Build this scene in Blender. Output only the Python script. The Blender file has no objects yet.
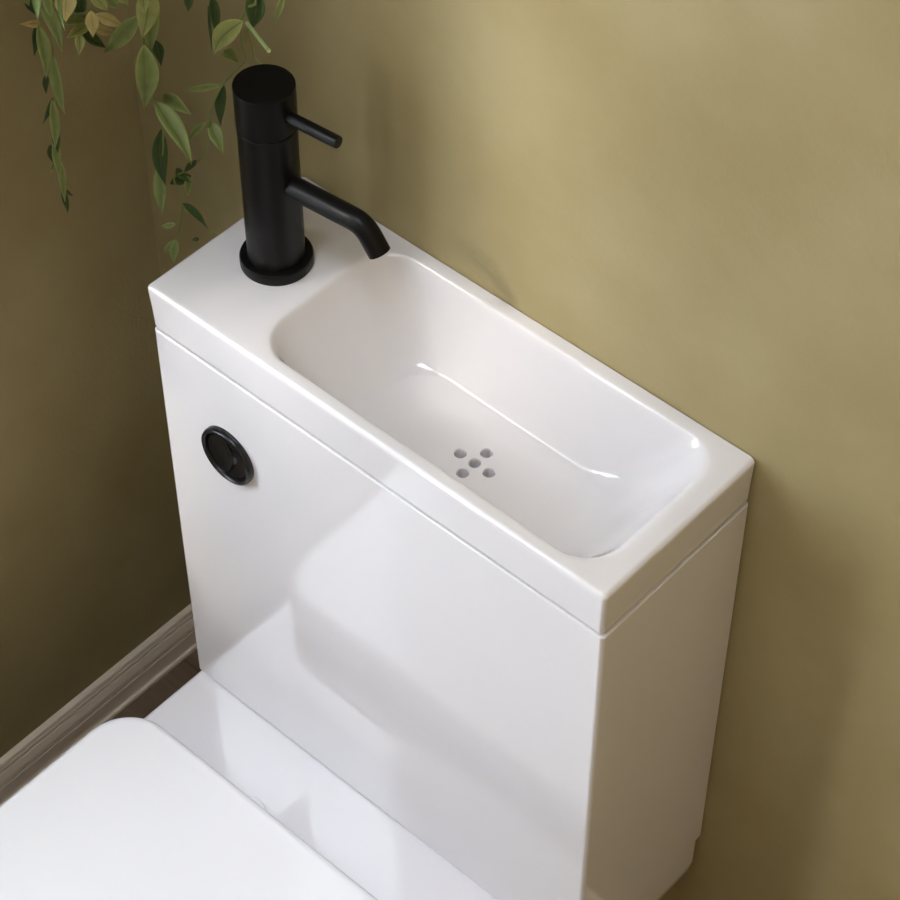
import bpy, bmesh, math, random
from mathutils import Vector, Matrix
random.seed(7)
SC = bpy.context.scene
COL = SC.collection
ZO = 0.850            # height of the basin top above the floor

# ------------------------------------------------------------------ helpers
def tag(o, label=None, cat=None, group=None, kind=None):
    if label: o['label'] = label
    if cat: o['category'] = cat
    if group: o['group'] = group
    if kind: o['kind'] = kind
    return o

def thing(name, loc, label, cat):
    o = bpy.data.objects.new(name, None)
    o.empty_display_size = 0.05
    o.location = loc
    COL.objects.link(o)
    return tag(o, label, cat)

WORLD = {}
def origin(o):
    return WORLD.get(o.name, Vector((0, 0, 0))) if o else Vector((0, 0, 0))

def root(name, loc, label, cat):
    o = thing(name, loc, label, cat)
    WORLD[o.name] = Vector(loc)
    return o

def build(name, verts, faces, mat, parent=None, angle=35, at=None):
    """verts in world coordinates; object origin at 'at' (or the parent's origin)"""
    po = origin(parent)
    oo = Vector(at) if at is not None else po
    me = bpy.data.meshes.new(name)
    me.from_pydata([tuple(Vector(v) - oo) for v in verts], [], faces)
    bm = bmesh.new(); bm.from_mesh(me)
    bmesh.ops.remove_doubles(bm, verts=bm.verts, dist=1e-6)
    bmesh.ops.recalc_face_normals(bm, faces=bm.faces)
    bm.to_mesh(me); bm.free()
    me.polygons.foreach_set('use_smooth', [True] * len(me.polygons))
    if angle is not None:
        me.set_sharp_from_angle(angle=math.radians(angle))
    mats = mat if isinstance(mat, (list, tuple)) else [mat]
    for m in mats: me.materials.append(m)
    o = bpy.data.objects.new(name, me)
    COL.objects.link(o)
    o.location = oo - po
    if parent: o.parent = parent
    wn = o.modifiers.new('flat_faces', 'WEIGHTED_NORMAL'); wn.weight = 100; wn.keep_sharp = True; wn.mode = 'FACE_AREA'
    WORLD[o.name] = oo
    return o

def rrect(x0, x1, y0, y1, r, z, seg=8, edge=6):
    """closed loop of a rounded rectangle, counter-clockwise, constant vertex count"""
    r4 = r if isinstance(r, (list, tuple)) else (r, r, r, r)
    cs = [((x1 - r4[0]), (y0 + r4[0]), -90, r4[0]), ((x1 - r4[1]), (y1 - r4[1]), 0, r4[1]),
          ((x0 + r4[2]), (y1 - r4[2]), 90, r4[2]), ((x0 + r4[3]), (y0 + r4[3]), 180, r4[3])]
    arcs = []
    for cx, cy, a0, rr in cs:
        arcs.append([(cx + rr * math.cos(math.radians(a0 + 90 * i / seg)),
                      cy + rr * math.sin(math.radians(a0 + 90 * i / seg)), z) for i in range(seg + 1)])
    out = []
    for k in range(4):
        out += arcs[k]
        a = arcs[k][-1]; b = arcs[(k + 1) % 4][0]
        for i in range(1, edge):
            t = i / edge
            out.append((a[0] + (b[0] - a[0]) * t, a[1] + (b[1] - a[1]) * t, z))
    return out

def loft(rings, cap0=True, cap1=True):
    n = len(rings[0]); v = []; f = []
    for r in rings: v += r
    for k in range(len(rings) - 1):
        for i in range(n):
            j = (i + 1) % n
            f.append((k * n + i, k * n + j, (k + 1) * n + j, (k + 1) * n + i))
    if cap0: f.append(tuple(range(n))[::-1])
    if cap1: f.append(tuple(range((len(rings) - 1) * n, len(rings) * n)))
    return v, f

def rbox(x0, x1, y0, y1, z0, z1, r=0.004, b=0.002, seg=5, bseg=3, edge=4):
    rings = []
    for i in range(bseg + 1):
        a = math.pi / 2 * i / bseg
        d = b * (1 - math.sin(a)); z = z0 + b * (1 - math.cos(a))
        rings.append(rrect(x0 + d, x1 - d, y0 + d, y1 - d, max(r - d, 0.0003), z, seg, edge))
    for i in range(bseg + 1):
        a = math.pi / 2 * i / bseg
        d = b * (1 - math.cos(a)); z = z1 - b * (1 - math.sin(a))
        rings.append(rrect(x0 + d, x1 - d, y0 + d, y1 - d, max(r - d, 0.0003), z, seg, edge))
    return loft(rings)

def box(x0, x1, y0, y1, z0, z1):
    v = [(x, y, z) for z in (z0, z1) for x, y in ((x0, y0), (x1, y0), (x1, y1), (x0, y1))]
    f = [(3, 2, 1, 0), (4, 5, 6, 7), (0, 1, 5, 4), (1, 2, 6, 5), (2, 3, 7, 6), (3, 0, 4, 7)]
    return v, f

def join(*parts):
    v = []; f = []
    for a, b in parts:
        k = len(v); v += list(a); f += [tuple(i + k for i in q) for q in b]
    return v, f

def lathe(profile, centre, axis=(0, 0, 1), seg=48, up=None):
    """profile: (radius, distance along the axis); closed with caps when radius is 0"""
    ax = Vector(axis).normalized()
    u = Vector(up) if up else (Vector((1, 0, 0)) if abs(ax.x) < .9 else Vector((0, 1, 0)))
    u = (u - ax * u.dot(ax)).normalized(); w = ax.cross(u)
    c = Vector(centre); rings = []
    for r, h in profile:
        rings.append([tuple(c + ax * h + (u * math.cos(2 * math.pi * i / seg) + w * math.sin(2 * math.pi * i / seg)) * max(r, 1e-5))
                      for i in range(seg)])
    return loft(rings)

def catmull(pts, n=6):
    P = [Vector(p) for p in pts]
    if len(P) < 3: return [P[0].lerp(P[-1], i / n) for i in range(n + 1)]
    P = [P[0] * 2 - P[1]] + P + [P[-1] * 2 - P[-2]]
    out = []
    for k in range(1, len(P) - 2):
        a, b, c, d = P[k - 1:k + 3]
        for i in range(n):
            t = i / n
            out.append(0.5 * ((2 * b) + (c - a) * t + (2 * a - 5 * b + 4 * c - d) * t * t + (3 * b - a - 3 * c + d) * t ** 3))
    out.append(P[-2])
    return out

def tube(path, r, seg=12):
    """tube with flat ends along a list of Vectors; r a number or a list"""
    P = [Vector(p) for p in path]; n = len(P)
    R = r if isinstance(r, (list, tuple)) else [r] * n
    t0 = (P[1] - P[0]).normalized()
    u = t0.cross(Vector((0.13, 0.29, 0.95))).normalized()
    rings = []
    for i in range(n):
        t = (P[min(i + 1, n - 1)] - P[max(i - 1, 0)]).normalized()
        u = (u - t * u.dot(t)).normalized(); w = t.cross(u)
        rings.append([tuple(P[i] + (u * math.cos(2 * math.pi * k / seg) + w * math.sin(2 * math.pi * k / seg)) * R[i]) for k in range(seg)])
    return loft(rings)

# ---------------------------------------------------------------- materials
def mat(name, base, rough=0.5, metal=0.0, coat=0.0, spec=0.5, **kw):
    m = bpy.data.materials.new(name); m.use_nodes = True
    b = m.node_tree.nodes['Principled BSDF']
    b.inputs['Base Color'].default_value = (*base, 1)
    b.inputs['Roughness'].default_value = rough
    b.inputs['Metallic'].default_value = metal
    b.inputs['Coat Weight'].default_value = coat
    b.inputs['Coat Roughness'].default_value = 0.03
    b.inputs['Specular IOR Level'].default_value = spec
    for k, v in kw.items(): b.inputs[k.replace('_', ' ')].default_value = v
    return m

def noise_mat(name, c0, c1, scale, rough, bump=0.0, bscale=None, detail=4, stretch=(1, 1, 1), **kw):
    m = mat(name, c0, rough, **kw); nt = m.node_tree; N = nt.nodes; L = nt.links
    b = N['Principled BSDF']
    tc = N.new('ShaderNodeTexCoord'); mp = N.new('ShaderNodeMapping'); mp.inputs['Scale'].default_value = stretch
    L.new(tc.outputs['Object'], mp.inputs['Vector'])
    n = N.new('ShaderNodeTexNoise'); n.inputs['Scale'].default_value = scale; n.inputs['Detail'].default_value = detail
    L.new(mp.outputs['Vector'], n.inputs['Vector'])
    cr = N.new('ShaderNodeValToRGB')
    cr.color_ramp.elements[0].color = (*c0, 1); cr.color_ramp.elements[0].position = 0.3
    cr.color_ramp.elements[1].color = (*c1, 1); cr.color_ramp.elements[1].position = 0.7
    L.new(n.outputs['Fac'], cr.inputs['Fac']); L.new(cr.outputs['Color'], b.inputs['Base Color'])
    if bump:
        n2 = N.new('ShaderNodeTexNoise'); n2.inputs['Scale'].default_value = bscale or scale * 8; n2.inputs['Detail'].default_value = 3
        L.new(mp.outputs['Vector'], n2.inputs['Vector'])
        bp = N.new('ShaderNodeBump'); bp.inputs['Strength'].default_value = bump; bp.inputs['Distance'].default_value = 0.002
        L.new(n2.outputs['Fac'], bp.inputs['Height']); L.new(bp.outputs['Normal'], b.inputs['Normal'])
    return m

M = {}
M['ceramic'] = mat('glazed_ceramic', (0.765, 0.74, 0.765), 0.012, coat=0.5, spec=0.55)
M['lid'] = mat('seat_plastic', (0.80, 0.785, 0.81), 0.10, spec=0.5)
M['black'] = mat('matt_black_metal', (0.004, 0.0037, 0.004), 0.34, spec=0.18)
M['black_gloss'] = mat('glossy_black_plastic', (0.006, 0.006, 0.007), 0.26, spec=0.35)
M['dark_hole'] = mat('black_void', (0.01, 0.01, 0.01), 0.6)
M['wall'] = noise_mat('olive_limewash', (0.318, 0.252, 0.120), (0.378, 0.312, 0.166), 6.5, 0.75, 0.25, 220, 9, spec=0.25)
M['trim'] = mat('painted_trim', (0.80, 0.69, 0.56), 0.42)
M['bounce'] = noise_mat('bounce_paint', (0.56, 0.44, 0.28), (0.60, 0.48, 0.31), 3, 0.7)  # unseen wall made lighter, to bounce light onto the cistern's side
M['ceiling'] = mat('ceiling_paint', (0.75, 0.72, 0.64), 0.8)
M['frame'] = mat('white_window_paint', (0.8, 0.8, 0.78), 0.35)
M['soil'] = noise_mat('potting_soil', (0.03, 0.02, 0.012), (0.07, 0.045, 0.03), 60, 0.95, 0.8, 90)
M['pot'] = noise_mat('terracotta_pot', (0.42, 0.20, 0.11), (0.50, 0.26, 0.15), 14, 0.8, 0.2, 60)
M['cord'] = noise_mat('jute_cord', (0.42, 0.32, 0.18), (0.55, 0.43, 0.26), 120, 0.9)
M['stem'] = mat('vine_stem', (0.22, 0.26, 0.07), 0.5)
M['cut'] = mat('cut_stalk', (0.34, 0.42, 0.16), 0.45)

def glass_mat():
    m = bpy.data.materials.new('window_glass'); m.use_nodes = True
    b = m.node_tree.nodes['Principled BSDF']
    b.inputs['Base Color'].default_value = (1, 1, 1, 1); b.inputs['Roughness'].default_value = 0
    b.inputs['Transmission Weight'].default_value = 1; b.inputs['IOR'].default_value = 1.02
    b.inputs['Alpha'].default_value = 0.15
    return m
M['glass'] = glass_mat()
def diffuser():
    m = bpy.data.materials.new('sun_diffuser'); m.use_nodes = True; nt = m.node_tree; N = nt.nodes
    N.remove(N['Principled BSDF'])
    t = N.new('ShaderNodeBsdfTransparent'); l = N.new('ShaderNodeBsdfTranslucent'); mx = N.new('ShaderNodeMixShader')
    t.inputs[0].default_value = (1, 1, 1, 1); l.inputs[0].default_value = (0.85, 0.87, 0.88, 1); mx.inputs[0].default_value = 0.9
    nt.links.new(t.outputs[0], mx.inputs[1]); nt.links.new(l.outputs[0], mx.inputs[2]); nt.links.new(mx.outputs[0], N['Material Output'].inputs['Surface'])
    return m
M['diffuser'] = diffuser()  # added pane, scatters the sun before it reaches the cistern's front

def wood():
    m = mat('brown_wood_floor', (0.16, 0.10, 0.055), 0.5); nt = m.node_tree; N = nt.nodes; L = nt.links
    b = N['Principled BSDF']; tc = N.new('ShaderNodeTexCoord')
    br = N.new('ShaderNodeTexBrick'); br.inputs['Scale'].default_value = 1
    br.inputs['Brick Width'].default_value = 1.2; br.inputs['Row Height'].default_value = 0.14
    br.inputs['Mortar Size'].default_value = 0.002
    br.inputs['Color1'].default_value = (0.22, 0.145, 0.09, 1); br.inputs['Color2'].default_value = (0.19, 0.125, 0.08, 1)
    br.inputs['Mortar'].default_value = (0.14, 0.09, 0.055, 1)
    L.new(tc.outputs['Object'], br.inputs['Vector'])
    mp = N.new('ShaderNodeMapping'); mp.inputs['Scale'].default_value = (2, 40, 1)
    L.new(tc.outputs['Object'], mp.inputs['Vector'])
    n = N.new('ShaderNodeTexNoise'); n.inputs['Scale'].default_value = 3; n.inputs['Detail'].default_value = 6
    L.new(mp.outputs['Vector'], n.inputs['Vector'])
    mx = N.new('ShaderNodeMixRGB'); mx.blend_type = 'MULTIPLY'; mx.inputs['Fac'].default_value = 0.5
    L.new(br.outputs['Color'], mx.inputs['Color1']); L.new(n.outputs['Fac'], mx.inputs['Color2'])
    L.new(mx.outputs['Color'], b.inputs['Base Color'])
    return m
M['wood'] = wood()

def leaf_mat(name, a, bcol, mid):
    """leaf with a paler midrib, following the leaf's own UV; a little light passes through"""
    m = mat(name, a, 0.42, spec=0.4); nt = m.node_tree; N = nt.nodes; L = nt.links
    b = N['Principled BSDF']
    uv = N.new('ShaderNodeUVMap'); uv.uv_map = 'leaf'
    sp = N.new('ShaderNodeSeparateXYZ'); L.new(uv.outputs['UV'], sp.inputs[0])
    ab = N.new('ShaderNodeMath'); ab.operation = 'ABSOLUTE'; L.new(sp.outputs['X'], ab.inputs[0])
    cr = N.new('ShaderNodeValToRGB'); e = cr.color_ramp.elements
    e[0].position = 0.0; e[0].color = (*mid, 1); e[1].position = 1.0; e[1].color = (*bcol, 1)
    k = e.new(0.09); k.color = (*a, 1); k = e.new(0.75); k.color = (*[(p + q) / 2 for p, q in zip(a, bcol)], 1)
    L.new(ab.outputs[0], cr.inputs['Fac'])
    tc = N.new('ShaderNodeTexCoord'); n = N.new('ShaderNodeTexNoise'); n.inputs['Scale'].default_value = 90
    L.new(tc.outputs['Object'], n.inputs['Vector'])
    mr = N.new('ShaderNodeMapRange'); mr.inputs[3].default_value = 0.7; mr.inputs[4].default_value = 1.25
    L.new(n.outputs['Fac'], mr.inputs[0])
    mx = N.new('ShaderNodeMixRGB'); mx.blend_type = 'MULTIPLY'; mx.inputs['Fac'].default_value = 1
    L.new(cr.outputs['Color'], mx.inputs['Color1']); L.new(mr.outputs[0], mx.inputs['Color2'])
    L.new(mx.outputs['Color'], b.inputs['Base Color'])
    tr = N.new('ShaderNodeBsdfTranslucent'); L.new(mx.outputs['Color'], tr.inputs['Color'])
    ms = N.new('ShaderNodeMixShader'); ms.inputs[0].default_value = 0.22
    L.new(b.outputs[0], ms.inputs[1]); L.new(tr.outputs[0], ms.inputs[2])
    L.new(ms.outputs[0], N['Material Output'].inputs['Surface'])
    return m
M['leaf0'] = leaf_mat('leaf_pale_green', (0.33, 0.37, 0.12), (0.50, 0.50, 0.18), (0.14, 0.17, 0.045))
M['leaf1'] = leaf_mat('leaf_green', (0.21, 0.27, 0.08), (0.40, 0.46, 0.16), (0.28, 0.32, 0.11))
M['leaf2'] = leaf_mat('leaf_deep_green', (0.045, 0.075, 0.02), (0.08, 0.125, 0.035), (0.10, 0.14, 0.05))
M['leaf3'] = leaf_mat('leaf_yellow', (0.60, 0.50, 0.20), (0.70, 0.58, 0.25), (0.30, 0.27, 0.08))

M['leafc'] = noise_mat('leaf_crown', (0.10, 0.16, 0.04), (0.22, 0.28, 0.08), 30, 0.45)

def light_stop_mat():
    m = bpy.data.materials.new('light_stop_pane'); m.use_nodes = True; nt = m.node_tree; N = nt.nodes
    N.remove(N['Principled BSDF'])
    l = N.new('ShaderNodeBsdfTranslucent'); l.inputs[0].default_value = (0.12, 0.11, 0.09, 1)
    nt.links.new(l.outputs[0], N['Material Output'].inputs['Surface'])
    return m
M['light_stop'] = light_stop_mat()  # added pane, holds window light back from the wall corner

SKY, SUN, SUNA, SUND, EXPO = 16.0, 2.9, 8, (0.63, 0.77, -0.66), -0.58

LEAVES = [
    ('a', (-0.155, 0.0483, 0.1975), (-0.149, 0.0599, 0.1334), 0.0102, 1),
    ('a', (-0.15, 0.0529, 0.1994), (-0.144, 0.0505, 0.1773), 0.0076, 1),
    ('a', (-0.163, 0.0501, 0.1603), (-0.157, 0.045, 0.1089), 0.0103, 1),
    ('a', (-0.175, 0.0579, 0.1504), (-0.169, 0.0452, 0.1271), 0.0069, 2),
    ('a', (-0.17, 0.0575, 0.1544), (-0.164, 0.033, 0.1708), 0.0061, 3),
    ('a', (-0.16, 0.0581, 0.1242), (-0.154, 0.0567, 0.0646), 0.0096, 1),
    ('a', (-0.175, 0.0588, 0.096), (-0.169, 0.0511, 0.082), 0.0053, 2),
    ('a', (-0.16, 0.0498, 0.0812), (-0.154, 0.0404, 0.0354), 0.0079, 1),
    ('a', (-0.178, 0.0642, 0.0644), (-0.172, 0.045, 0.0505), 0.0045, 2),
    ('a', (-0.158, 0.0474, 0.0491), (-0.152, 0.0414, 0.0313), 0.0062, 2),
    ('a', (-0.17, 0.0473, 0.0262), (-0.164, 0.0439, 0.0098), 0.0063, 2),
    ('a', (-0.162, 0.048, 0.0384), (-0.156, 0.0432, -0.0014), 0.0071, 1),
    ('a', (-0.172, 0.0496, 0.0013), (-0.166, 0.0397, 0.002), 0.0036, 1),
    ('a', (-0.162, 0.0495, 0.012), (-0.156, 0.0433, -0.03), 0.0063, 1),
    ('a', (-0.165, 0.049, -0.0225), (-0.159, 0.0467, -0.0475), 0.0055, 2),
    ('a', (-0.16, 0.0493, -0.0221), (-0.154, 0.0515, -0.0271), 0.0027, 2),
    ('t', (-0.14, 0.0689, 0.1975), (-0.134, 0.0576, 0.1743), 0.0161, 3),
    ('t', (-0.175, 0.101, 0.1592), (-0.169, 0.103, 0.1336), 0.014, 2),
    ('t', (-0.14, 0.0893, 0.1641), (-0.134, 0.083, 0.1436), 0.0103, 3),
    ('t', (-0.14, 0.094, 0.1582), (-0.134, 0.1171, 0.1342), 0.0095, 3),
    ('t', (-0.155, 0.1005, 0.1328), (-0.149, 0.1205, 0.1177), 0.0079, 3),
    ('t', (-0.165, 0.0995, 0.1345), (-0.159, 0.0599, 0.1608), 0.007, 1),
    ('t', (-0.175, 0.1206, 0.1224), (-0.169, 0.0679, 0.1551), 0.008, 1),
    ('t', (-0.155, 0.0957, 0.1388), (-0.149, 0.0672, 0.1439), 0.0096, 0),
    ('t', (-0.15, 0.0811, 0.1404), (-0.144, 0.0733, 0.1248), 0.0078, 0),
    ('t', (-0.16, 0.092, 0.1298), (-0.154, 0.1104, 0.1047), 0.0088, 2),
    ('t', (-0.14, 0.0928, 0.1798), (-0.134, 0.1024, 0.1597), 0.0103, 0),
    ('t', (-0.155, 0.1193, 0.159), (-0.149, 0.1251, 0.1419), 0.0122, 1),
    ('t', (-0.15, 0.1278, 0.1546), (-0.144, 0.1323, 0.1435), 0.0079, 0),
    ('t', (-0.18, 0.0573, 0.1795), (-0.174, 0.0585, 0.159), 0.0078, 2),
    ('t', (-0.185, 0.0802, 0.1638), (-0.179, 0.0781, 0.1492), 0.007, 2),
    ('t', (-0.18, 0.0517, 0.1848), (-0.174, 0.0521, 0.1732), 0.006, 1),
    ('b', (-0.0872, 0.11, 0.2032), (-0.0955, 0.104, 0.1496), 0.0177, 0),
    ('b', (-0.0797, 0.1, 0.2147), (-0.0752, 0.094, 0.1921), 0.0109, 0),
    ('b', (-0.1094, 0.115, 0.1599), (-0.1559, 0.109, 0.0991), 0.0138, 1),
    ('b', (-0.0976, 0.125, 0.1728), (-0.1044, 0.119, 0.1209), 0.0111, 1),
    ('b', (-0.129, 0.145, 0.1063), (-0.1176, 0.139, 0.0875), 0.0088, 2),
    ('b', (-0.1038, 0.112, 0.134), (-0.1067, 0.106, 0.0671), 0.0181, 1),
    ('b', (-0.1067, 0.118, 0.0686), (-0.0579, 0.112, 0.0267), 0.0159, 1),
    ('b', (-0.1166, 0.13, 0.0223), (-0.1117, 0.124, -0.0383), 0.0126, 2),
    ('b', (-0.1249, 0.128, -0.0272), (-0.1198, 0.122, -0.0761), 0.011, 1),
    ('b', (-0.1191, 0.14, 0.0547), (-0.0771, 0.134, 0.0584), 0.0116, 1),
    ('b', (-0.1142, 0.14, -0.0288), (-0.0883, 0.134, -0.0273), 0.0064, 2),
    ('b', (-0.1005, 0.145, -0.0335), (-0.1242, 0.139, -0.0534), 0.0101, 2),
    ('b', (-0.0987, 0.14, -0.0291), (-0.0959, 0.134, -0.0476), 0.0073, 1),
    ('b', (-0.0733, 0.13, 0.0116), (-0.0843, 0.124, -0.0051), 0.0063, 2),
    ('c', (0.0089, 0.125, 0.2111), (-0.0232, 0.119, 0.1637), 0.0164, 0),
    ('c', (0.0117, 0.14, 0.2328), (0.009, 0.134, 0.1978), 0.0155, 2),
    ('c', (-0.0409, 0.14, 0.1082), (-0.0843, 0.134, 0.0812), 0.006, 1),
    ('c', (-0.0442, 0.145, 0.1022), (-0.046, 0.139, 0.0606), 0.0086, 2),
    ('c', (-0.061, 0.14, 0.057), (-0.041, 0.134, 0.0349), 0.0114, 1),
    ('c', (-0.0723, 0.145, 0.0462), (-0.0939, 0.139, 0.0135), 0.0062, 1),
    ('c', (-0.0547, 0.15, 0.1889), (-0.0472, 0.144, 0.1569), 0.0085, 2),
    ('c', (-0.0849, 0.15, 0.1754), (-0.0802, 0.144, 0.1626), 0.0069, 2),
    ('c', (0.0323, 0.15, 0.2357), (0.0247, 0.144, 0.2063), 0.0049, 1),
    ('c', (-0.0344, 0.14, 0.1493), (-0.0091, 0.134, 0.1519), 0.0093, 1),
    ('c', (-0.0856, 0.12, -0.0403), (-0.0477, 0.114, -0.0442), 0.0064, 2),
    ('c', (-0.0967, 0.13, -0.0563), (-0.0776, 0.124, -0.0466), 0.0064, 1),
    ('c', (-0.1126, 0.13, -0.0897), (-0.1259, 0.124, -0.0963), 0.0047, 1),
    ('c', (-0.1016, 0.12, -0.0959), (-0.1153, 0.114, -0.1168), 0.0065, 1),
    ('c', (-0.0954, 0.115, -0.0885), (-0.0948, 0.109, -0.1129), 0.0074, 1),
    ('c', (-0.0808, 0.13, -0.0885), (-0.085, 0.124, -0.0882), 0.0037, 2),
    ('c', (-0.0667, 0.155, 0.1695), (-0.06, 0.149, 0.1301), 0.0026, 2),
]
STEMS = {
    'a': [(-0.165, 0.0723, 0.1828), (-0.165, 0.0643, 0.1349), (-0.165, 0.0618, 0.1193), (-0.165, 0.0582, 0.0843), (-0.165, 0.0553, 0.0525), (-0.165, 0.053, 0.0311), (-0.165, 0.0527, 0.0081), (-0.165, 0.0516, -0.0207), (-0.165, 0.0512, -0.0457)],
    't': [(-0.155, 0.1013, 0.1755), (-0.155, 0.1016, 0.1629), (-0.155, 0.1012, 0.1526), (-0.155, 0.1056, 0.1437), (-0.155, 0.0957, 0.1388), (-0.155, 0.0849, 0.1356)],
    'b': [(-0.1063, 0.125, 0.189), (-0.1132, 0.125, 0.1479), (-0.1199, 0.125, 0.1176), (-0.1175, 0.125, 0.0806), (-0.1141, 0.125, 0.0589), (-0.1073, 0.125, 0.0435), (-0.1111, 0.125, 0.0043), (-0.1187, 0.125, -0.0239)],
    'c': [(0.0138, 0.135, 0.2387), (0.0038, 0.135, 0.2157), (-0.0048, 0.135, 0.197), (-0.0058, 0.135, 0.1729), (-0.0037, 0.135, 0.1584), (-0.0199, 0.135, 0.1358), (-0.0352, 0.135, 0.1145), (-0.049, 0.135, 0.0871), (-0.0566, 0.135, 0.0616), (-0.0623, 0.135, 0.0321), (-0.0752, 0.135, 0.0072), (-0.0917, 0.135, -0.0145), (-0.1126, 0.135, -0.0365), (-0.1065, 0.135, -0.051), (-0.1056, 0.135, -0.0652), (-0.1117, 0.135, -0.0938), (-0.1201, 0.135, -0.1181)],
    'c2': [(-0.0092, 0.145, 0.1827), (-0.0048, 0.145, 0.1675), (-0.0034, 0.145, 0.1567), (0.0044, 0.145, 0.1526)],
    'c3': [(-0.0548, 0.12, -0.0529), (-0.0485, 0.12, -0.0538), (-0.042, 0.12, -0.0521)],
}
CUT = ((0.0191, 0.12, 0.2174),(0.0753, 0.09, 0.2374))

# ------------------------------------------------------------------ setting
XL, XR, YB, YF, H = -0.218, 1.40, 0.1888, -2.1, 2.75
WY0, WY1, WZ0, WZ1 = -0.56, -0.19, ZO - 0.16, ZO + 1.35      # opening in the left wall
T = 0.06
WB0, WB1 = -1.35, -1.0                                         # second opening, added unseen for soft fill on the cistern's front
def struct(name, vf, m, parent=None):
    o = build(name, vf[0], vf[1], m, parent, angle=30)
    if parent is None: o['kind'] = 'structure'
    return o
struct('floor', box(XL - T, XR + T, YF - T, YB + T, -0.05, 0), M['wood'])
SX0, SX1, SY0, SY1 = 0.00, 0.80, -1.25, -0.45                         # roof light
struct('ceiling', join(box(XL - T, SX0, YF - T, YB + T, H, H + 0.05), box(SX1, XR + T, YF - T, YB + T, H, H + 0.05),
                       box(SX0, SX1, YF - T, SY0, H, H + 0.05), box(SX0, SX1, SY1, YB + T, H, H + 0.05)), M['ceiling'])
fw = 0.02
rl = struct('window_3', join(box(SX0, SX1, SY0, SY0 + fw, H + 0.01, H + 0.04), box(SX0, SX1, SY1 - fw, SY1, H + 0.01, H + 0.04),
                        box(SX0, SX0 + fw, SY0 + fw, SY1 - fw, H + 0.01, H + 0.04), box(SX1 - fw, SX1, SY0 + fw, SY1 - fw, H + 0.01, H + 0.04)), M['frame'])
struct('pane', box(SX0 + fw, SX1 - fw, SY0 + fw, SY1 - fw, H + 0.022, H + 0.026), M['glass'], rl)
struct('wall_back', box(XL - T, XR + T, YB, YB + T, 0, H), M['wall'])
struct('wall_right', box(XR, XR + T, YF, YB, 0, H), M['bounce'])
struct('wall_left', join(box(XL - T, XL, WY1, YB, 0, H), box(XL - T, XL, WB1, WY0, 0, H), box(XL - T, XL, YF, WB0, 0, H),
                         box(XL - T, XL, WY0, WY1, 0, WZ0), box(XL - T, XL, WY0, WY1, WZ1, H),
                         box(XL - T, XL, WB0, WB1, 0, WZ0), box(XL - T, XL, WB0, WB1, WZ1, H)), M['wall'])
struct('wall_front', box(XL - T, XR + T, YF - T, YF, 0, H), M['wall'])

def win_left(name, WY0, WY1, clear=None):
    """slim casement; 'clear' = (near edge, top) of the clear pane, the other panes are added to shape the light"""
    w = 0.012
    x0, x1 = XL - T + 0.005, XL - T + 0.025
    f = join(box(x0, x1, WY0, WY1, WZ0, WZ0 + w), box(x0, x1, WY0, WY1, WZ1 - w, WZ1),
             box(x0, x1, WY0, WY0 + w, WZ0 + w, WZ1 - w), box(x0, x1, WY1 - w, WY1, WZ0 + w, WZ1 - w))
    o = struct(name, f, M['frame'])
    def pane(y0, y1, z0, z1, m): struct('pane', box(x0 + 0.006, x0 + 0.010, y0, y1, z0, z1), m, o)
    if clear:
        yc, zc = clear
        pane(yc, WY1 - w, WZ0 + w, zc, M['glass'])
        pane(WY0 + w, yc - 0.001, WZ0 + w, zc, M['diffuser'])
        pane(WY0 + w, yc - 0.001, zc + 0.001, WZ1 - w, M['glass'])
        pane(yc, WY1 - w, zc + 0.001, WZ1 - w, M['light_stop'])
    else:
        pane(WY0 + w, WY1 - w, WZ0 + w, WZ1 - w, M['glass'])
win_left('window_1', WY0, WY1, (-0.37, ZO + 0.36))
win_left('fill_window', WB0, WB1)

# moulded skirting: (projection, height) profile
PROF = [(0, 0), (.0155, 0), (.0155, .0035), (.0145, .0052), (.0120, .0058), (.0113, .009), (.0112, .028), (.0096, .0288), (.0096, .0306),
        (.0112, .0315), (.0108, .038), (.0092, .0440), (.0080, .0475), (.0062, .0481), (.0062, .0499), (.0078, .0506), (.0074, .0535),
        (.0054, .0541), (.0054, .0557), (.0070, .0563), (.0062, .0600), (.0030, .0622), (0, .0628)]
def skirting(name, a, b, n, m):
    v = []; f = []; a = Vector(a); b = Vector(b); n = Vector(n); k = len(PROF)
    for p in (a, b):
        for d, h in PROF: v.append(tuple(p + n * d + Vector((0, 0, h))))
    for i in range(k):
        j = (i + 1) % k; f.append((i, j, k + j, k + i))
    f.append(tuple(range(k))[::-1]); f.append(tuple(range(k, 2 * k)))
    o = build(name, v, f, m, None, angle=4); o['kind'] = 'structure'
skirting('baseboard_left', (XL, YF, 0), (XL, YB, 0), (1, 0, 0), M['trim'])
skirting('baseboard_back', (XL + 0.0156, YB, 0), (XR, YB, 0), (0, -1, 0), M['trim'])

# ------------------------------------------------------------------- toilet
W = 0.5
toilet = root('toilet', (0.25, -0.10, 0.0),
              'white glossy close-coupled toilet with slim square cistern and closed seat lid', 'toilet')
ZD = ZO - 0.5455        # top of the pan's rear deck
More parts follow.
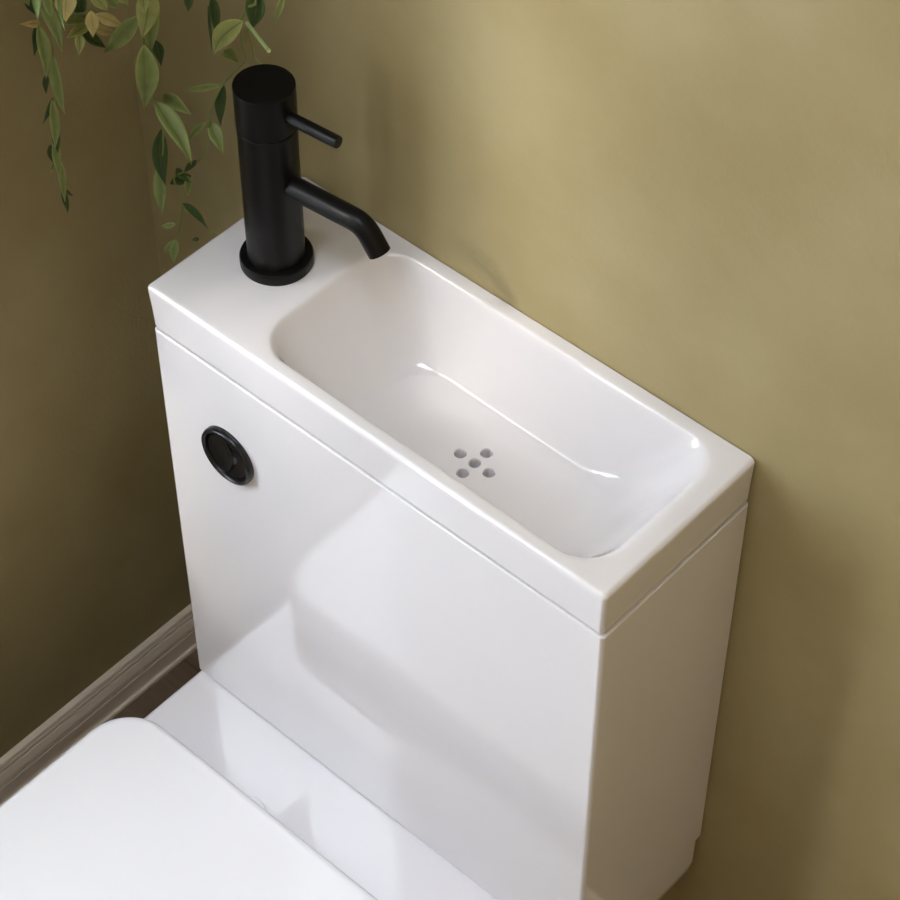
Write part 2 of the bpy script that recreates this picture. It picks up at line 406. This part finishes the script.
# pan: rear deck, rim and tapering pedestal in one ceramic body
def pan():
    rings = []
    def ring(x0, x1, y0, y1, rf, rb, z): rings.append(rrect(x0, x1, y0, y1, (rf, rb, rb, rf), z, 14, 6))
    ring(0.13, 0.37, -0.38, 0.17, 0.09, 0.03, 0.0005)
    ring(0.125, 0.375, -0.385, 0.172, 0.09, 0.03, 0.012)
    ring(0.12, 0.38, -0.39, 0.172, 0.09, 0.03, 0.09)
    ring(0.10, 0.40, -0.43, 0.176, 0.11, 0.03, 0.17)
    ring(0.06, 0.44, -0.49, 0.182, 0.14, 0.03, ZD - 0.120)
    ring(0.020, 0.480, -0.535, 0.185, 0.17, 0.025, ZD - 0.082)
    ring(0.007, 0.493, -0.552, 0.187, 0.18, 0.016, ZD - 0.068)
    ring(0.0030, 0.4970, -0.557, 0.1875, 0.18, 0.010, ZD - 0.058)
    ring(0.0015, 0.4980, -0.558, 0.188, 0.18, 0.006, ZD - 0.045)
    for i in range(5):
        a = math.pi / 2 * i / 4; b = 0.005; d = b * (1 - math.cos(a))
        ring(0.0012 + d, 0.4985 - d, -0.558 + d, 0.188 - d, 0.18 - d, 0.0065 - d, ZD - b * (1 - math.sin(a)))
    return loft(rings)
v, f = pan(); build('pan', v, f, M['ceramic'], toilet, angle=50)

# cistern: a plain glazed box with small radii
def cistern():
    x0, x1, y0, y1, z0, z1, r0, b = -0.0010, 0.5015, 0.0018, 0.1885, ZD + 0.0012, ZO - 0.0532, 0.0040, 0.0014
    rings = []
    def ring(d, z, ri=None): rings.append(rrect(x0 + d, x1 - d, y0 + d, y1 - d * .5, ri or max(r0 - d, 0.0005), z, 8, 10))
    for i in range(6):
        a = math.pi / 2 * i / 5; ring(b * (1 - math.sin(a)), z0 + b * (1 - math.cos(a)))
    for i in range(6):
        a = math.pi / 2 * i / 5; ring(b * (1 - math.cos(a)), z1 - b * (1 - math.sin(a)))
    ring(0.010, z1, 0.002); ring(0.011, z1 - 0.001, 0.002); ring(0.012, z0 + 0.03, 0.002)     # open inside
    return loft(rings)
cis = build('cistern', *cistern(), M['ceramic'], toilet, angle=50)

# seat ring and lid (soft square front, rounded rear corners)
def slab(x0, x1, y0, y1, rf, rb, z0, z1, bb, bt, dome=0.0):
    rings = []
    for i in range(5):
        a = math.pi / 2 * i / 4; d = bb * (1 - math.sin(a))
        rings.append(rrect(x0 + d, x1 - d, y0 + d, y1 - d, (rf - d, rb - d, rb - d, rf - d), z0 + bb * (1 - math.cos(a)), 16, 8))
    for i in range(8):
        a = math.pi / 2 * i / 7; d = bt * (1 - math.cos(a))
        rings.append(rrect(x0 + d, x1 - d, y0 + d, y1 - d, (rf - d, rb - d, rb - d, rf - d), z1 - dome - bt * (1 - math.sin(a)), 16, 8))
    for t in (0.02, 0.05, 0.09, 0.14):
        rings.append(rrect(x0 + bt + t, x1 - bt - t, y0 + bt + t, y1 - bt - t,
                           (max(rf - bt - t, .02), max(rb - bt - t, .004), max(rb - bt - t, .004), max(rf - bt - t, .02)),
                           z1 - dome * (1 - t / 0.14) ** 2, 16, 8))
    return loft(rings)
ZL = ZO - 0.4825
build('seat', *slab(0.0135, 0.4865, -0.547, -0.099, 0.17, 0.042, ZD + 0.004, ZD + 0.024, 0.003, 0.004), M['lid'], toilet, angle=50)
build('seat_lid', *slab(0.0085, 0.4910, -0.552, -0.0955, 0.175, 0.050, ZD + 0.0265, ZL, 0.004, 0.010, 0.0010), M['lid'], toilet, angle=60)
for hx in (0.160, 0.348):
    build('hinge', *lathe([(0, 0), (0.0185, 0), (0.0185, 0.004), (0.0172, 0.0058), (0, 0.0060)], (hx, -0.088, ZD - 0.0005)), M['lid'], toilet)

# flush button on the cistern's front
bx, bz = 0.0832, ZO - 0.1537
btn = build('flush_button', *lathe([(0, -0.002), (0.0300, -0.002), (0.0302, 0.0), (0.0303, 0.0035), (0.0294, 0.0060), (0.0278, 0.0070),
        (0.0262, 0.0064), (0.0252, 0.0045), (0.0247, 0.0008), (0, 0.0006)], (bx, 0.0018, bz), (0, -1, 0), 64), M['black_gloss'], toilet, angle=60, at=(bx, 0.004, bz))
def half_pad(side):
    """one of the two push pads: a disc divided by a curved line, each pad hollowed"""
    R, n = 0.0238, 24
    pts = []
    def div(t): return -0.0015 + 0.0085 * (1 - t * t)        # x of the dividing curve at height t*R*0.96
    hts = [-0.97 + 1.94 * i / n for i in range(n + 1)]
    arc = [(math.sqrt(max(1 - t * t, 0)) * R, t * R) for t in hts]
    if side == 'left':
        pts = [(div(t) - 0.0006, t * R) for t in hts] + [(-x, y) for x, y in reversed(arc)]
    else:
        pts = [(x, y) for x, y in arc] + [(div(t) + 0.0006, t * R) for t in reversed(hts)]
    cx = sum(p[0] for p in pts) / len(pts)
    rings = []
    for s, d in ((1.0, 0.0004), (1.0, 0.0030), (0.97, 0.0037), (0.92, 0.0038), (0.80, 0.0032), (0.6, 0.0024), (0.35, 0.0019), (0.12, 0.0017)):
        rings.append([(bx + cx + (p[0] - cx) * s, 0.0018 - d, bz + p[1] * s) for p in pts])
    return loft(rings)
build('push_pad', *half_pad('left'), M['black_gloss'], btn, angle=60)
build('push_pad', *half_pad('right'), M['black_gloss'], btn, angle=60)

# ------------------------------------------------------------ wash basin top
basin = root('washbasin', (0.25, 0.094, ZO - 0.05),
             'white rectangular ceramic hand basin forming the top of the cistern, with five-hole drain', 'basin')
def basin_mesh():
    S, E = 12, 16
    rings = []
    def outer(d, z, r=0.004): rings.append(rrect(-0.0014 + d, W + 0.0020 - d, d, 0.1886, (max(r - d * 0, 0.003), 0.004, 0.004, r), z, S, E))
    # underside, side with a little draft, rounded top edge
    rings.append(rrect(0.17, 0.42, 0.045, 0.145, 0.03, ZO - 0.1030, S, E))
    rings.append(rrect(0.15, 0.44, 0.030, 0.160, 0.03, ZO - 0.0950, S, E))
    rings.append(rrect(0.11, 0.475, 0.0165, 0.172, 0.03, ZO - 0.0560, S, E))
    rings.append(rrect(0.020, W - 0.020, 0.016, 0.175, 0.01, ZO - 0.0520, S, E))
    outer(0.0056, ZO - 0.0515); outer(0.0030, ZO - 0.0510); outer(0.0021, ZO - 0.0495); outer(0.0017, ZO - 0.0465)
    outer(0.0010, ZO - 0.0250); outer(0.0001, ZO - 0.0070)
    for i in range(1, 7):
        a = math.pi / 2 * i / 6; b = 0.0045; d = b * (1 - math.cos(a))
        rings.append(rrect(-0.0014 + d, W + 0.0020 - d, d, 0.1886 - d * 0.3, 0.004, ZO - b * (1 - math.sin(a)), S, E))
    # bowl
    A = (0.111, 0.484, 0.0130, 0.1755, 0.036)      # opening at the top
    B = (0.180, 0.388, 0.045, 0.144, 0.030)      # flat of the floor
    prof = [(-0.14, 0.0), (-0.07, -0.0001), (0, -0.0004), (0.025, -0.0011), (0.05, -0.0025), (0.075, -0.0048), (0.105, -0.0085), (0.14, -0.0135),
            (0.19, -0.0205), (0.25, -0.0285), (0.32, -0.0370), (0.40, -0.0460), (0.48, -0.0545), (0.55, -0.0612), (0.62, -0.0670),
            (0.69, -0.0720), (0.77, -0.0765), (0.85, -0.0802), (0.93, -0.0823), (1.0, -0.0830)]
    for s, z in prof:
        q = [A[i] + (B[i] - A[i]) * s for i in range(4)]
        if s < 0:
            q = [A[0] + 0.045 * s, A[1] - 0.05 * s, A[2] - 0.03 * -s, A[3] + 0.03 * -s]
        rr = A[4] + (B[4] - A[4]) * s + 0.010 * math.sin(math.pi * max(0, min(1, s)))
        rings.append(rrect(q[0], q[1], q[2], q[3], rr, ZO + z, S, E))
    v, f = loft(rings, True, False)
    # floor with drain holes
    n = len(rings[0]); base = (len(rings) - 1) * n
    bm = bmesh.new()
    bv = [bm.verts.new(p) for p in v]
    for q in f: bm.faces.new([bv[i] for i in q])
    bm.verts.ensure_lookup_table(); bm.edges.ensure_lookup_table()
    edges = []
    for i in range(n):
        e = bm.edges.get((bv[base + i], bv[base + (i + 1) % n])); edges.append(e)
    zf = ZO - 0.0830
    hx, hy = 0.2905, 0.0912
    for dx, dy in ((0, 0), (0.0160, 0), (-0.0160, 0), (0, 0.0150), (0, -0.0150)):
        k = 20; prev = None; rings2 = []
        for r, z in ((0.0060, 0), (0.0054, -0.0004), (0.0050, -0.0013), (0.0048, -0.003), (0.0047, -0.016)):
            rings2.append([bm.verts.new((hx + dx + r * math.cos(2 * math.pi * i / k), hy + dy + r * math.sin(2 * math.pi * i / k), zf + z)) for i in range(k)])
        for a, b in zip(rings2, rings2[1:]):
            for i in range(k):
                j = (i + 1) % k; bm.faces.new((a[i], a[j], b[j], b[i]))
        bm.faces.new(rings2[-1])
        for i in range(k): edges.append(bm.edges.get((rings2[0][i], rings2[0][(i + 1) % k])))
    bmesh.ops.triangle_fill(bm, use_beauty=True, use_dissolve=False, edges=edges, normal=(0, 0, 1))
    bm.verts.ensure_lookup_table(); bm.verts.index_update()
    V = [tuple(x.co) for x in bm.verts]; F = [tuple(x.index for x in q.verts) for q in bm.faces]
    bm.free()
    return V, F
v, f = basin_mesh(); build('basin_body', v, f, M['ceramic'], basin, angle=50)

# --------------------------------------------------------------------- tap
tx, ty, phi = 0.0610, 0.0950, math.radians(5.1)
c, s = math.cos(phi), math.sin(phi)
tap = root('basin_tap', (tx, ty, ZO), 'matt black cylindrical mixer tap on the left end of the basin', 'tap')
build('base_flange', *lathe([(0, 0.0002), (0.0312, 0.0002), (0.0317, 0.0012), (0.0317, 0.0085), (0.0309, 0.0102), (0.0293, 0.0110), (0, 0.0110)], (tx, ty, ZO), seg=72), M['black'], tap)
def dirv(z=0): return Vector((c, s, z))
build('tap_body', *lathe([(0, 0.0110), (0.0248, 0.0110), (0.0248, 0.1498), (0.0240, 0.1510), (0.0232, 0.1514), (0, 0.1514)], (tx, ty, ZO), seg=72), M['black'], tap)
hd = build('handle', *lathe([(0, 0.1515), (0.0232, 0.1515), (0.0232, 0.1528), (0.0247, 0.1530), (0.0254, 0.1538), (0.0254, 0.1920), (0.0251, 0.1932), (0.0243, 0.1936), (0, 0.1936)],
                 (tx, ty, ZO), seg=72), M['black'], tap)
build('lever', *lathe([(0, 0.0215), (0.0055, 0.0215), (0.0055, 0.0740), (0.0050, 0.0749), (0, 0.0750)], (tx, ty, ZO + 0.1715), dirv(), 28), M['black'], hd)
# spout: level tube that bends down
hs = ZO + 0.0970
P0 = Vector((tx, ty, hs))
path = [P0 + dirv() * 0.0215, P0 + dirv() * 0.045, P0 + dirv() * 0.070, P0 + dirv() * 0.083]
ang = math.radians(56); Rb = 0.021
cen = P0 + dirv() * 0.0865 - Vector((0, 0, Rb))
for i in range(0, 13):
    a = ang * i / 12
    path.append(cen + dirv() * (Rb * math.sin(a)) + Vector((0, 0, Rb * math.cos(a))))
dd = dirv() * math.cos(ang) - Vector((0, 0, math.sin(ang)))
end = path[-1] + dd * 0.0165
path += [path[-1] + dd * 0.008, end]
v1, f1 = tube(path, 0.0098, 28)
sp = build('spout', v1, f1, M['black'], tap, angle=40)
build('outlet', *lathe([(0, -0.002), (0.0082, -0.002), (0.0082, 0.0006), (0.0068, 0.0008), (0.0062, 0.0002), (0, 0.0002)], end, dd, 24), M['dark_hole'], sp)

# ----------------------------------------------------------- hanging plant
PX, PY, PZ = -0.110, 0.070, ZO + 0.42
plant = root('hanging_plant', (PX, PY, PZ), 'trailing green vine with long pointed leaves hanging down in the corner', 'plant')
build('pot', *lathe([(0, 0.0), (0.045, 0.0), (0.048, 0.004), (0.062, 0.088), (0.066, 0.090), (0.067, 0.106), (0.064, 0.109), (0.060, 0.106),
                     (0.058, 0.090), (0.045, 0.088), (0, 0.088)], (PX, PY, PZ), seg=40), M['pot'], plant)
build('soil', *lathe([(0, 0.084), (0.057, 0.084), (0.057, 0.094), (0.03, 0.097), (0, 0.098)], (PX, PY, PZ), seg=24), M['soil'], plant)
for k in range(3):
    a = 2 * math.pi * k / 3 + 0.5
    p0 = Vector((PX + 0.0665 * math.cos(a), PY + 0.0665 * math.sin(a), PZ + 0.098)); p1 = Vector((PX, PY, PZ + 0.40))
    build('hanging_cord', *tube([p0, p0.lerp(p1, .5), p1], 0.0013, 8), M['cord'], plant)
build('hanging_cord', *tube([Vector((PX, PY, PZ + 0.40)), Vector((PX, PY, PZ + 1.0)), Vector((PX, PY, H))], 0.0015, 8), M['cord'], plant)

# bushy crown of leaves around the pot, added unseen to darken the corner
def blade(V, F, rnd, b, d, Ln, face=None):
    w = Ln * 0.30
    jit = Vector((rnd.uniform(-1, 1), rnd.uniform(-1, 1), rnd.uniform(-1, 1)))
    sd = d.cross(face + jit * 0.5 if face else jit).normalized(); nn = sd.cross(d)
    o = len(V)
    for i, (u, h) in enumerate(((0, .02), (.2, .6), (.42, 1), (.7, .7), (.88, .3), (1, .01))):
        c0 = b + d * (Ln * u) + nn * (0.08 * Ln * math.sin(math.pi * u))
        V += [tuple(c0 - sd * (w * .5 * h) + nn * 0.0015 * h), tuple(c0), tuple(c0 + sd * (w * .5 * h) + nn * 0.0015 * h)]
        if i:
            q = o + 3 * i
            F += [(q - 3, q - 2, q + 1, q), (q - 2, q - 1, q + 2, q + 1)]
def crown():
    rnd = random.Random(3); V = []; F = []
    for k in range(230):
        a = rnd.uniform(0, 2 * math.pi); rr = rnd.uniform(0.03, 0.115) ; z = PZ + rnd.uniform(-0.13, 0.19)
        if z < PZ + 0.08 and rr < 0.07: rr += 0.04
        b = Vector((PX + rr * math.cos(a), PY + rr * math.sin(a), z))
        b.x = max(b.x, XL + 0.02); b.y = min(b.y, YB - 0.015)
        d = Vector((math.cos(a) * 0.4 + rnd.uniform(-.4, .4), math.sin(a) * 0.4 + rnd.uniform(-.4, .4), rnd.uniform(-1.0, 0.2))).normalized()
        Ln = rnd.uniform(0.035, 0.055); w = Ln * 0.30
        t = b + d * Ln
        if t.x < XL + 0.01 or t.y > YB - 0.005 or t.z < ZO + 0.262: continue
        blade(V, F, rnd, b, d, Ln)
    # unseen strands beside the window, added to keep its light off the corner
    for k in range(9):
        xx = -0.198 + k * 0.011; yy = -0.11 + 0.018 * math.sin(k * 2.3)
        q = catmull([Vector((PX - 0.02, PY - 0.055, PZ + 0.11)), Vector(((PX + xx) / 2, -0.03, PZ + 0.20)), Vector((xx, yy, ZO + 0.55)),
                     Vector((xx + 0.006, yy, ZO + 0.3)), Vector((xx - 0.004, yy + 0.004, ZO - 0.02))], 6)
        tv, tf = tube(q, 0.0009, 6); o = len(V); V += tv; F += [tuple(i + o for i in t) for t in tf]
    for k in range(560):
        b = Vector((rnd.uniform(-0.205, -0.100), rnd.uniform(-0.135, -0.085), ZO + rnd.uniform(-0.02, 0.62)))
        if b.z > ZO + 0.10: b.x += rnd.uniform(0, 0.03)
        if b.z > ZO + 0.30: b.x += rnd.uniform(0, 0.04)
        d = Vector((rnd.uniform(-.5, .5), rnd.uniform(-.3, .3), -1)).normalized()
        blade(V, F, rnd, b, d, rnd.uniform(0.035, 0.055), Vector((0.2, -1, 0)))
    return V, F
v, f = crown()
cw = build('shade_foliage', v, f, M['leafc'], plant, angle=None); cw['kind'] = 'stuff'
cw.modifiers.clear()
so = cw.modifiers.new('thickness', 'SOLIDIFY'); so.thickness = 0.0004; so.offset = 0
CAMW = Vector((1.15626, -0.90095, 1.41379 + ZO))
def leaf(parent, b, t, w, tone, k):
    """lance-shaped blade, folded along its midrib, arched and with a short stalk"""
    b = Vector(b) + Vector((0, 0, ZO)); t = Vector(t) + Vector((0, 0, ZO))
    ax = t - b; Ln = ax.length; ax.normalize()
    # the blade turns its face out into the room, with a turn of its own
    out = Vector((0.62, -0.55, 0.55)); out = (out - ax * out.dot(ax)).normalized()
    out = Matrix.Rotation(random.uniform(-0.45, 0.45), 3, ax) @ out
    side = ax.cross(out).normalized()
    n, mcols = 14, 4
    fold = random.uniform(0.55, 1.0); arch = random.uniform(0.03, 0.12) * Ln; bend = random.uniform(-0.05, 0.05) * Ln
    V = []; UV = []; F = []
    for i in range(n + 1):
        u = i / n
        hw = 0.5 * w * (math.sin(math.pi * u ** 0.78) ** 0.95) if 0 < u < 1 else 0.0
        hw *= (1 - 0.35 * u * u)
        hw *= 1.18
        if i == 0: hw = 0.0004
        if i == n: hw = 0.0001
        cpos = b + ax * (Ln * u) + out * (arch * math.sin(math.pi * u)) + side * (bend * math.sin(math.pi * u))
        for j in range(-mcols, mcols + 1):
            q = j / mcols
            ripple = 0.0004 * math.sin(9 * u + k) * abs(q)
            V.append(tuple(cpos + side * (hw * q) + out * (-(1 - abs(q)) * hw * fold * 0.8 + hw * fold * 0.35 * (1 - q * q) + ripple)))
            UV.append((q, u))
    m = 2 * mcols + 1
    for i in range(n):
        for j in range(m - 1):
            F.append((i * m + j, i * m + j + 1, (i + 1) * m + j + 1, (i + 1) * m + j))
    po = origin(parent)
    me = bpy.data.meshes.new('leaf')
    me.from_pydata([tuple(Vector(p) - b) for p in V], [], F)
    ul = me.uv_layers.new(name='leaf')
    for lp in me.loops: ul.data[lp.index].uv = UV[lp.vertex_index]
    me.polygons.foreach_set('use_smooth', [True] * len(me.polygons))
    me.materials.append(M['leaf%d' % tone])
    o = bpy.data.objects.new('leaf', me); COL.objects.link(o)
    o.location = b - po; o.parent = parent
    so = o.modifiers.new('thickness', 'SOLIDIFY'); so.thickness = 0.0004; so.offset = 0
    if tone == 3: o['label'] = 'yellowing leaf'
    return o

STEM = {}
for key, pts in STEMS.items():
    P = [Vector((p[0], p[1], p[2] + ZO)) for p in pts]
    if key in ('a', 'b', 'c', 't'):
        r = Vector((P[0].x - PX, P[0].y - PY, 0)); r.normalize()
        rim = Vector((PX, PY, PZ + 0.112)) + r * 0.064
        if rim.y > 0.15: rim.y = 0.15
        start = Vector((PX, PY, PZ + 0.094)) + r * 0.03
        mid = rim.lerp(P[0], 0.5) + r * 0.008; mid.z = (PZ + P[0].z) / 2 + 0.02
        P = [start, rim, mid] + P
    Q = catmull(P, 5)
    R = [0.0011 * (1 - 0.45 * i / len(Q)) + 0.0002 for i in range(len(Q))]
    name = 'vine' if key in ('a', 'b', 'c', 't') else 'twig'
    par = plant if name == 'vine' else STEM['c']
    STEM[key] = build(name, *tube(Q, R, 8), M['stem'], par, angle=60, at=tuple(Q[0]))
for k, (vn, b, t, w, tone) in enumerate(LEAVES):
    leaf(STEM[vn], b, t, w, tone, k)
c0, c1 = [Vector((p[0], p[1], p[2] + ZO)) for p in CUT]
build('cut_stalk', *tube([c0, c0.lerp(c1, .5), c1], 0.0016, 10), M['cut'], STEM['c'])

# --------------------------------------------------------- light and camera
world = bpy.data.worlds.new('sky'); SC.world = world; world.use_nodes = True
bg = world.node_tree.nodes['Background']
bg.inputs['Color'].default_value = (0.84, 0.91, 1.0, 1); bg.inputs['Strength'].default_value = SKY

def area(name, loc, rot, sx, sy, portal, power=0, color=(1, 1, 1)):
    l = bpy.data.lights.new(name, 'AREA'); l.shape = 'RECTANGLE'; l.size = sx; l.size_y = sy
    l.energy = power; l.color = color; l.cycles.is_portal = portal
    o = bpy.data.objects.new(name, l); o.location = loc; o.rotation_euler = rot; COL.objects.link(o)
    return o
for y0, y1 in ((WY0, WY1), (WB0, WB1)):
    area('daylight_portal', (XL - T - 0.01, (y0 + y1) / 2, (WZ0 + WZ1) / 2), (0, -math.pi / 2, 0), WZ1 - WZ0, y1 - y0, True)
area('daylight_portal', ((SX0 + SX1) / 2, (SY0 + SY1) / 2, H + 0.06), (0, 0, 0), SX1 - SX0, SY1 - SY0, True)
sun = bpy.data.lights.new('sun', 'SUN'); sun.energy = SUN; sun.angle = math.radians(SUNA); sun.color = (1.0, 0.93, 0.80)
so = bpy.data.objects.new('sun', sun); COL.objects.link(so)
dv = Vector(SUND).normalized()
so.rotation_euler = dv.to_track_quat('-Z', 'Y').to_euler(); so.location = (-2, -2, 4)

cd = bpy.data.cameras.new('camera'); cam = bpy.data.objects.new('camera', cd); COL.objects.link(cam)
Rr = ((0.7432006, 0.6690685, -0.0000887), (0.4999649, -0.5554485, -0.6644637), (-0.4446211, 0.4937854, -0.7473205))
mt = Matrix(((Rr[0][0], -Rr[1][0], -Rr[2][0], CAMW.x), (Rr[0][1], -Rr[1][1], -Rr[2][1], CAMW.y),
             (Rr[0][2], -Rr[1][2], -Rr[2][2], CAMW.z), (0, 0, 0, 1)))
# matrix rows of Rr are the camera's right, down and forward axes
mt = Matrix(((Rr[0][0], -Rr[1][0], -Rr[2][0]), (Rr[0][1], -Rr[1][1], -Rr[2][1]), (Rr[0][2], -Rr[1][2], -Rr[2][2]))).to_4x4()
mt.translation = CAMW
cam.matrix_world = mt
cd.sensor_width = 36; cd.lens = 2386.48 / 900 * 36; cd.clip_start = 0.01
SC.camera = cam
SC.view_settings.view_transform = 'Standard'; SC.view_settings.look = 'None'
SC.view_settings.gamma = 1; SC.view_settings.use_curve_mapping = False
SC.view_settings.exposure = EXPO
